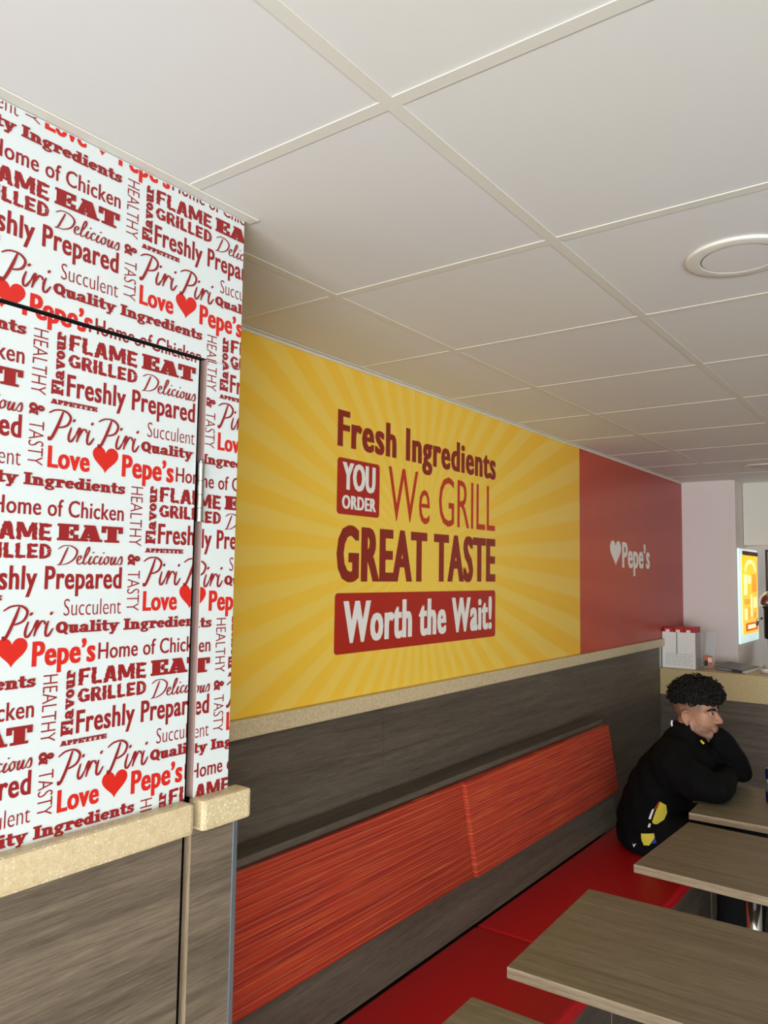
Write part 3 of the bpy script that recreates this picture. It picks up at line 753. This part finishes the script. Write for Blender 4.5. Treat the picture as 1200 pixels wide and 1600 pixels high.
# edge-lit poster on the column's side
def emit(name, col, s):
    mt = new_mat(name, col, .4); bb = mt.node_tree.nodes['Principled BSDF']
    bb.inputs['Emission Color'].default_value = (*col, 1); bb.inputs['Emission Strength'].default_value = s; return mt
emit('lit_edge', hexc('cdeaea'), .7); emit('lit_yellow', hexc('fcc42a'), .9); emit('lit_orange', hexc('f39a2c'), .9)
emit('lit_pale', hexc('fdeaa8'), 1.0); emit('lit_red', hexc('d8402a'), .8)
lb = thing('illuminated_poster', 'glowing yellow menu poster in a light-edged frame by the column', 'illuminated poster', (XC, 6.3, Z(-.13)))
b = bmesh.new(); bm_box(b, XC+.0005, XC+.016, 5.975, 6.60, Z(-.465), Z(.215), bevel=.003); obj('light_frame', b, 'lit_edge', lb)
b = bmesh.new(); xp = XC+.0165
bm_box(b, XC+.0161, xp+.004, 6.045, 6.565, Z(-.405), Z(.172))
def disc(cy, cz, ry, rz, mi, x, a0=0, a1=360):
    pts = [(x, cy+ry*cos(radians(a0+(a1-a0)*k/24)), Z(cz)+rz*sin(radians(a0+(a1-a0)*k/24))) for k in range(24 if a1-a0 == 360 else 25)]
    f = bm_poly(b, pts, mi); f.normal_update()
    if f.normal.x < 0: f.normal_flip()
xq = xp+.0045
disc(6.32, .05, .20, .09, 1, xq, 0, 180); disc(6.32, .05, .15, .06, 0, xq+.0004, 0, 180)
for y0, y1, z0, z1, mi in ((6.09, 6.20, -.12, .03, 3), (6.23, 6.33, -.04, .02, 1), (6.36, 6.52, -.10, .035, 2), (6.10, 6.28, -.19, -.15, 2),
                           (6.31, 6.37, -.28, -.12, 3), (6.10, 6.19, -.30, -.22, 1), (6.22, 6.28, -.30, -.21, 2), (6.41, 6.53, -.22, -.14, 3), (6.40, 6.50, -.30, -.25, 2)):
    bm_box(b, xp+.0042, xq, y0, y1, Z(z0), Z(z1), mi)
bm_box(b, xp+.0042, xq, 6.13, 6.54, Z(-.385), Z(-.325), 4); bm_box(b, xq, xq+.0004, 6.2, 6.47, Z(-.37), Z(-.34), 1)
obj('poster', b, ['lit_yellow', 'lit_pale', 'lit_orange', 'lit_pale', 'lit_red'], lb)
b = bmesh.new(); bm_box(b, XC+.0161, XC+.026, 6.08, 6.57, Z(.170), Z(.200)); obj('top_clip', b, 'black_iron', lb)

# kitchen: counter run, menu screen, dispenser
new_mat('steel_cabinet', hexc('8f8d86'), .4, .6); new_mat('kitchen_white', hexc('e2e6e4'), .5)
kc = thing('kitchen_unit', 'white kitchen unit against the column wall under the lit poster', 'kitchen unit', (XC+.12, 6.9, 0))
b = bmesh.new(); bm_box(b, XC+.001, XC+.30, 6.35, 7.4, 0, Z(-.76)); obj('cabinet', b, 'kitchen_white', kc)
b = bmesh.new(); bm_box(b, XC+.001, XC+.31, 6.34, 7.42, Z(-.7595), Z(-.73), bevel=.003); obj('worktop', b, 'kitchen_white', kc)
fr = thing('steel_fridge', 'grey steel fridge deep in the kitchen at the right edge', 'fridge', (-.93, 7.8, 0))
b = bmesh.new(); bm_box(b, -1.2, -.5, 7.55, 8.15, 0, Z(-.25), bevel=.008); obj('body', b, 'steel_cabinet', fr)
b = bmesh.new(); bm_tube(b, [(-1.13, 7.52, Z(-.9)), (-1.13, 7.52, Z(-.35))], .012); obj('handle', b, 'chrome', fr)
emit('screen_orange', hexc('e0782a'), .7); emit('screen_pale', hexc('d9b878'), .7)
ms = thing('menu_screen', 'orange menu screen with a black frame over the kitchen at right', 'menu screen', (-.72, 6.62, Z(.05)))
b = bmesh.new(); bm_box(b, -1.205, -.55, 6.64, 6.68, Z(-.10), Z(.225), bevel=.004); obj('frame', b, 'black_iron', ms)
b = bmesh.new(); bm_box(b, -1.185, -.57, 6.634, 6.6395, Z(-.09), Z(.21)); bm_box(b, -1.185, -.57, 6.632, 6.6335, Z(-.02), Z(.06), 1); obj('display', b, ['screen_orange', 'screen_pale'], ms)
b = bmesh.new(); bm_tube(b, [(-.9, 6.66, Z(.226)), (-.9, 6.66, HC)], .012); obj('hanger', b, 'black_iron', ms)
dp = thing('drinks_dispenser', 'tall black drinks dispenser with chrome dome on the counter at right', 'drinks dispenser', (-1.03, 5.86, ZC))
b = bmesh.new(); bm_lathe(b, [(0, .0005), (.06, .0005), (.062, .02), (.05, .03), (.03, .05), (.03, .20), (0, .20)], 0, 0, 28); obj('base', b, 'kitchen_white', dp, local=True)
b = bmesh.new(); bm_lathe(b, [(0, .201), (.045, .201), (.05, .215), (.05, .40), (.06, .42), (0, .42)], 0, 0, 28); obj('body', b, 'black_iron', dp, local=True)
b = bmesh.new(); bm_lathe(b, [(0, .421), (.07, .421), (.078, .44), (.07, .48), (.045, .51), (.02, .525), (0, .528)], 0, 0, 28); obj('dome', b, 'chrome', dp, local=True)
b = bmesh.new(); bm_tube(b, [(-.055, -.02, .34), (-.082, -.03, .33), (-.088, -.032, .29)], .009); obj('tap', b, 'chrome', dp, local=True)

# drink can
new_mat('can_blue', hexc('1c2f86'), .25, .6); new_mat('can_silver', hexc('c3c8d2'), .25, .8); new_mat('can_red', hexc('b32a2c'), .3, .3)
cn = thing('drink_can', 'blue and silver drink can on the seated man\'s table', 'can', (-.688, 3.83, TZ+.0005))
b = bmesh.new()
bm_lathe(b, [(0, .004), (.020, .004), (.023, 0), (.026, .006), (.0265, .012), (.0265, .05)], 0, 0, 32, 0)
bm_lathe(b, [(.0266, .05), (.0266, .105)], 0, 0, 32, 1); bm_lathe(b, [(.0265, .105), (.0265, .138), (.0225, .147)], 0, 0, 32, 0)
obj('body', b, ['can_blue', 'can_silver'], cn, local=True)
b = bmesh.new(); bm_lathe(b, [(.0226, .147), (.0235, .150), (.0215, .150), (.021, .146), (0, .146)], 0, 0, 32); bm_box(b, -.006, .006, -.009, .012, .1465, .1485); obj('lid', b, 'steel', cn, local=True)

# ------------------------------------------------------------------ seated man
def remesh(bm, vox, it, mats, name, parent):
    me = bpy.data.meshes.new(name); bm.to_mesh(me); bm.free()
    o = bpy.data.objects.new(name, me); COL.objects.link(o)
    r = o.modifiers.new('r', 'REMESH'); r.mode = 'VOXEL'; r.voxel_size = vox; r.use_smooth_shade = True
    s = o.modifiers.new('s', 'SMOOTH'); s.iterations = it; s.factor = .5
    me2 = bpy.data.meshes.new_from_object(o.evaluated_get(bpy.context.evaluated_depsgraph_get()))
    me2.name = name
    bpy.data.objects.remove(o)
    for p in me2.polygons: p.use_smooth = True
    me2.materials.clear()
    for mm in mats: me2.materials.append(MATS[mm])
    o = bpy.data.objects.new(name, me2); COL.objects.link(o); o.parent = parent
    return o
BASE0 = Vector((-1.20, 3.76, -1.235)); PS = 1.032
man = thing('person', 'man in a black jacket sitting on the bench, chin on hand, elbows on the table', 'person',
            (-1.238, 3.88, Z(-1.279)), 0, None, PS)
def P(x, y, z): return Vector((x, y, z))-BASE0      # y measured about 3.76
def limb(b, pts, rads, seg=14):
    """tapered chain with round joints, closed shells for the remesher"""
    for i in range(len(pts)-1):
        n = 6; pp = [pts[i].lerp(pts[i+1], k/n) for k in range(n+1)]; rr_ = [rads[i]+(rads[i+1]-rads[i])*k/n for k in range(n+1)]
        bm_tube(b, pp, rr_, seg)
    for p, r in zip(pts, rads): bm_ball(b, p, r, 2)
mt = new_mat('skin', hexc('a87b61'), .5, 0, .4); t = NT(mt)
sx = t.n('ShaderNodeSeparateXYZ'); tc = t.n('ShaderNodeTexCoord'); t.l(tc.outputs['Object'], sx.inputs[0])
ox, oz = BASE0.x, BASE0.z
def smooth(v, a, b_): 
    nd = t.n('ShaderNodeMapRange', interpolation_type='SMOOTHSTEP'); nd.inputs[1].default_value = a; nd.inputs[2].default_value = b_; t.l(v, nd.inputs[0]); return nd.outputs[0]
X_, Z_ = sx.outputs[0], sx.outputs[2]
jaw = t.math('MULTIPLY', smooth(Z_, -.648-oz, -.672-oz), smooth(X_, -1.0-ox, -.975-ox))
jaw = t.math('MULTIPLY', jaw, smooth(Z_, -.735-oz, -.72-oz))
lip = t.math('MULTIPLY', smooth(X_, -.912-ox, -.905-ox), smooth(t.math('ABSOLUTE', t.math('SUBTRACT', Z_, -.674-oz)), .016, .009))
jaw = t.math('MULTIPLY', jaw, t.math('SUBTRACT', 1.0, lip))
fade = t.math('MULTIPLY', smooth(Z_, -.625-oz, -.555-oz), smooth(X_, -.935-ox, -.955-ox))
nape = t.math('MULTIPLY', smooth(Z_, -.66-oz, -.59-oz), smooth(X_, -1.02-ox, -1.05-ox))
fade = t.math('MAXIMUM', fade, nape)
fz = t.noise(t.coord(), 600, 2)
c = t.mix(t.math('MULTIPLY', jaw, .52), hexc('a87b61'), hexc('4a4038'))
c = t.mix(t.math('MULTIPLY', fade, .72), c, hexc('3c342c'))
c = t.mix(t.math('MULTIPLY', lip, .45), c, hexc('8e5a50'))
t.color(c); t.bump(fz, .1, .0005)
new_mat('jacket_black', hexc('060607'), .9, 0, .15); new_mat('trouser_black', hexc('09090b'), .9, 0, .2); new_mat('hair_black', hexc('0f0c0b'), .6, 0, .3)
new_mat('patch_yellow', hexc('d8c83e'), .7); new_mat('patch_white', hexc('e6e2dc'), .7); new_mat('patch_red', hexc('a81c20'), .7); new_mat('patch_blue', hexc('22409a'), .7)
new_mat('eye_white', hexc('a89f94'), .25); new_mat('eye_dark', hexc('1e1410'), .2); new_mat('brow', hexc('17110e'), .8); new_mat('shoe', hexc('202022'), .5)
CY = 3.76
# body: head, neck, trunk core, arms and hands as one skin
b = bmesh.new()
bm_ball(b, P(-.998, CY, -.568), (.097, .073, .086), 4)
bm_ball(b, P(-.955, CY, -.560), (.060, .062, .060), 3)
bm_ball(b, P(-.957, CY, -.622), (.058, .060, .092), 4)
bm_ball(b, P(-.965, CY, -.672), (.052, .056, .042), 3)
bm_ball(b, P(-.925, CY, -.700), (.026, .026, .020), 3)
limb(b, [P(-.997, CY-.050, -.64), P(-.990, CY-.050, -.672), P(-.928, CY-.014, -.706)], [.016, .018, .016])
limb(b, [P(-.997, CY+.050, -.64), P(-.990, CY+.050, -.672), P(-.928, CY+.014, -.706)], [.016, .018, .016])
limb(b, [P(-.907, CY, -.595), P(-.893, CY, -.618), P(-.882, CY, -.637)], [.009, .0105, .0125])
for s in (-1, 1):
    bm_ball(b, P(-.893, CY+s*.012, -.641), (.013, .009, .009), 2)
    limb(b, [P(-.904, CY+s*.010, -.589), P(-.912, CY+s*.034, -.583), P(-.930, CY+s*.052, -.590)], [.010, .010, .009])
    limb(b, [P(-.921, CY+s*.020, -.6115), P(-.917, CY+s*.033, -.6135), P(-.926, CY+s*.046, -.610)], [.005, .005, .005], 8)
    limb(b, [P(-.914, CY+s*.018, -.5945), P(-.9085, CY+s*.033, -.5925), P(-.919, CY+s*.048, -.597)], [.006, .0065, .006], 8)
    # ear: rim, lobe, bowl
    ex_, ey_, ez_ = -1.003, CY+s*.0755, -.626
    rim = [(.008, 0, -.010), (.016, .003, .010), (.012, .007, .028), (-.004, .010, .034), (-.018, .012, .024), (-.020, .011, .004), (-.012, .008, -.016), (-.002, .004, -.028)]
    limb(b, [P(ex_+q[0], ey_+s*q[1], ez_+q[2]) for q in rim], [.006, .0055, .0055, .0055, .006, .006, .006, .0075], 8)
    bm_ball(b, P(ex_, ey_+s*.001, ez_+.005), (.017, .006, .026), 2)
bm_ball(b, P(-.9045, CY, -.668), (.010, .021, .005), 2); bm_ball(b, P(-.9055, CY, -.679), (.010, .019, .0055), 2)
bm_ball(b, P(-.905, CY, -.675), (.014, .03, .018), 2)
limb(b, [P(-1.005, CY, -.62), P(-1.02, CY, -.70), P(-1.06, CY, -.80)], [.055, .056, .07], 18)
limb(b, [P(-1.06, CY, -.80), P(-1.12, CY, -.95), P(-1.19, CY, -1.10)], [.08, .085, .09])
RS, RE, RW = P(-1.05, CY-.165, -.80), P(-.845, CY-.215, -.885), P(-.865, CY+.045, -.880)
LS, LE, LW = P(-1.03, CY+.165, -.80), P(-.845, CY+.17, -.875), P(-.875, CY+.076, -.774)
for S, E_, W_ in ((RS, RE, RW), (LS, LE, LW)):
    limb(b, [P(-1.05, CY, -.80), S, E_, W_], [.05, .045, .034, .025])
def hand(wr, d, palm_n, side, curl):
    """palm + five fingers; d = forearm direction, palm_n = where the palm faces"""
    d = d.normalized(); n = (palm_n - d*palm_n.dot(d)).normalized(); s = d.cross(n)*side
    bm_ball(b, wr+d*.045, (.022, .022, .022), 2)
    for k in range(4):
        o_ = (k-1.5)*.019
        kn = wr+d*(.088-.004*abs(k-1.2))+s*o_
        limb(b, [wr+d*.01+s*o_*.6, kn], [.015, .0115], 8)
        p = kn; a = .35; ln = (.036, .042, .039, .030)[k]; pts = [p]; 
        for q in (1.0, .72, .6):
            a += curl; p = p+(d*cos(a)+n*sin(a))*ln*q; pts.append(p)
        limb(b, pts, [.0105, .0095, .0088, .0078], 8)
    tb = wr+d*.025+s*(-.028); limb(b, [wr+d*.01+s*-.012, tb, tb+d*.03+n*.018-s*.006, tb+d*.045+n*.036+s*.008], [.016, .0145, .0115, .009], 8)
hand(RW, Vector((-.35, 1, 0)), Vector((.3, .1, -.6)), 1, .3)
hand(LW, Vector((-.018, -.045, .062)), Vector((-.7, .6, 0)), -1, .95)
body = remesh(b, .0032, 3, ['skin'], 'body', man)
# eyes, brows
for s in (-1, 1):
    b = bmesh.new(); bm_ball(b, P(-.9175, CY+s*.032, -.6025), .0125, 3); e = obj('eye', b, 'eye_white', man, local=True)
    b = bmesh.new(); bm_ball(b, P(-.9075, CY+s*.0345, -.6015), (.0045, .0072, .0072), 2); i_ = obj('iris', b, 'eye_dark', None, local=True); i_.parent = e
    b = bmesh.new(); bm_tube(b, [P(-.897, CY+s*.012, -.588), P(-.899, CY+s*.030, -.5835), P(-.909, CY+s*.047, -.5835), P(-.927, CY+s*.058, -.590)], [.004, .0065, .006, .003], 8)
    obj('eyebrow', b, 'brow', man, local=True)
# hair: cap plus many loose curls
b = bmesh.new(); rnd = random.Random(11)
bm_ball(b, P(-.996, CY, -.534), (.100, .077, .072), 4)
bmesh.ops.bisect_plane(b, geom=b.verts[:]+b.edges[:]+b.faces[:], plane_co=P(-.996, 0, -.562), plane_no=(.10, 0, -1), clear_outer=True)
n = 0
while n < 620:
    th, ph = rnd.uniform(0, 2*pi), rnd.uniform(-.5, 1.0)
    q = math.sqrt(max(0, 1-ph*ph)); dx, dy, dz = cos(th)*q, sin(th)*q, ph
    gr = rnd.uniform(.93, 1.06)
    c0 = P(-.990+dx*(.108 if dx < 0 else .116)*gr, CY+dy*.083*gr, -.528+(dz*(.080 if dz > 0 else .07))*gr+.004*dx)
    low = -.566+rnd.uniform(-.010, .012)+(.004 if dx > .4 else 0)
    if c0.z < P(0, 0, low).z: continue
    ax = (Vector((dx, dy, dz*.8+.25))+Vector((rnd.uniform(-.4, .4), rnd.uniform(-.4, .4), rnd.uniform(-.3, .3)))).normalized(); p1 = ax.orthogonal().normalized(); p2 = ax.cross(p1)
    R = rnd.uniform(.005, .012); ln = rnd.uniform(.006, .026); tu = rnd.uniform(1.1, 2.1); ph0 = rnd.uniform(0, 6.28)
    pts = [c0-ax*.006+ax*ln*k/14+(p1*cos(ph0+tu*2*pi*k/14)+p2*sin(ph0+tu*2*pi*k/14))*R for k in range(15)]
    w_ = rnd.uniform(.0022, .0034); bm_tube(b, pts, [w_]*13+[w_*.7, w_*.3], 5); n += 1
obj('hair', b, 'hair_black', man, local=True)
# jacket
b = bmesh.new()
SEC = [(-1.232, -1.185, .130, .195), (-1.19, -1.195, .145, .215), (-1.10, -1.190, .148, .215), (-.98, -1.155, .145, .205), (-.89, -1.115, .140, .212), (-.82, -1.083, .125, .205),
       (-.765, -1.060, .100, .165), (-.72, -1.042, .080, .110), (-.685, -1.030, .068, .080), (-.655, -1.026, .064, .070)]
bb = bmesh.new(); rings = []
for z, x, dx, dy in SEC:
    rings.append([bb.verts.new(P(x+dx*cos(2*pi*k/36)*(1+.04*cos(4*pi*k/36)), CY+dy*sin(2*pi*k/36), z)) for k in range(36)])
for a, c_ in zip(rings, rings[1:]):
    for k in range(36): bb.faces.new((a[k], a[(k+1) % 36], c_[(k+1) % 36], c_[k]))
bb.faces.new(rings[0][::-1]); bb.faces.new(rings[-1]); bmesh.ops.recalc_face_normals(bb, faces=bb.faces[:]); merge(b, bb)
limb(b, [P(-1.055, CY-.13, -.80), P(-1.045, CY-.17, -.825), P(-.93, CY-.215, -.87), RE], [.095, .092, .076, .060], 18)
limb(b, [RE, RE.lerp(RW, .5), RW+Vector((-.012, .045, 0))], [.060, .054, .044], 18)
limb(b, [P(-1.05, CY+.13, -.80), P(-1.03, CY+.17, -.82), LE], [.095, .090, .060], 18)
LWo = P(-.893, CY+.022, -.712)
limb(b, [LE, LE.lerp(LWo, .5), LWo], [.060, .058, .049], 18)
bm_ball(b, P(-1.0, CY, -.83), (.10, .15, .09), 3)
jk = remesh(b, .009, 4, ['jacket_black'], 'jacket', man)
# sag and crease the cloth a little
rn = random.Random(2)
for v_ in jk.data.vertices:
    p = v_.co; w = sin(p.z*70+p.x*25)*.0025+sin(p.z*31-p.y*40+p.x*60)*.003
    v_.co = p+v_.normal*w
# printed patches laid on the jacket's right side (found by projecting along the body's own +y)
tree = BVHTree.FromPolygons([v_.co.copy() for v_ in jk.data.vertices], [tuple(p.vertices) for p in jk.data.polygons])
def patch(poly, mat, name='patch', depth=.0012, dirv=Vector((0, 1, 0)), nrm=None):
    """poly in (x, z) of the person's frame"""
    bb = bmesh.new(); f = bb.faces.new([bb.verts.new((x, 0, z)) for x, z in poly])
    bmesh.ops.triangulate(bb, faces=[f])
    for _ in range(3): bmesh.ops.subdivide_edges(bb, edges=bb.edges[:], cuts=1, use_grid_fill=True)
    for v_ in bb.verts:
        o_ = P(v_.co.x, CY, v_.co.z)-dirv*.6
        h = tree.ray_cast(o_, dirv)
        v_.co = h[0]+h[1]*depth if h[0] is not None else tree.find_nearest(P(v_.co.x, CY-.2, v_.co.z))[0]-dirv*depth
    bmesh.ops.recalc_face_normals(bb, faces=bb.faces[:])
    o_ = obj(name, bb, mat, None, local=True); o_.parent = jk; return o_
patch([(-1.095, -.985), (-1.075, -1.0), (-1.075, -1.035), (-1.088, -1.070), (-1.105, -1.088), (-1.125, -1.086), (-1.130, -1.078), (-1.115, -1.03)], 'patch_yellow')
patch([(-1.128, -1.022), (-1.119, -1.018), (-1.134, -1.066), (-1.143, -1.064)], 'patch_white')
patch([(-1.099, -.982), (-1.095, -.986), (-1.116, -1.022), (-1.121, -1.020)], 'patch_red')
patch([(-1.143, -1.085), (-1.135, -1.085), (-1.139, -1.102), (-1.147, -1.102)], 'patch_white')
patch([(-1.172, -1.130), (-1.118, -1.126), (-1.121, -1.145), (-1.142, -1.180), (-1.164, -1.182), (-1.172, -1.16)], 'patch_yellow')
patch([(-1.114, -1.136), (-1.092, -1.148), (-1.118, -1.168), (-1.134, -1.170)], 'patch_blue')
patch([(-1.214, -1.180), (-1.208, -1.188), (-1.196, -1.180), (-1.206, -1.198)], 'patch_white')
patch([(-1.008, -.955), (-.998, -.952), (-.968, -.985), (-.972, -.992), (-.998, -.970)], 'patch_white', 'cuff_mark')
# collar tab and neckline details
b = bmesh.new(); bm_tube(b, [P(-1.080, CY-.045, -.650), P(-1.083, CY-.047, -.664), P(-1.078, CY-.051, -.676)], .0045, 8); o = obj('collar_mark', b, 'patch_white', None, local=True); o.parent = jk
b = bmesh.new(); bm_tube(b, [P(-.955, CY-.048, -.722), P(-.948, CY-.050, -.730), P(-.940, CY-.050, -.735)], .005, 8); o = obj('collar_lining', b, 'patch_yellow', None, local=True); o.parent = jk
# trousers and shoes
b = bmesh.new()
for s in (-1, 1):
    fy = .19 if s > 0 else .31
    limb(b, [P(-1.19, CY+s*.09, -1.135), P(-.80, CY+s*.16, -1.125), P(-.79, CY+s*(.08+fy/2), -1.36), P(-.81, CY+s*fy, -1.60)], [.093, .074, .062, .052], 18)
bm_ball(b, P(-1.2, CY, -1.14), (.12, .17, .09), 3)
remesh(b, .012, 3, ['trouser_black'], 'trousers', man)
zf = (-Z(-1.279))/PS                          # floor in the person's frame
for s in (-1, 1):
    b = bmesh.new(); q = P(-.81, CY+s*(.19 if s > 0 else .31), 0); q.z = zf
    bm_ball(b, q+Vector((.07, 0, .04)), (.125, .042, .038), 3); bm_ball(b, q+Vector((-.01, 0, .06)), (.055, .04, .058), 3)
    bm_box(b, q.x-.065, q.x+.195, q.y-.042, q.y+.042, zf+.001, zf+.022, bevel=.008)
    remesh(b, .008, 2, ['shoe'], 'shoe', man)
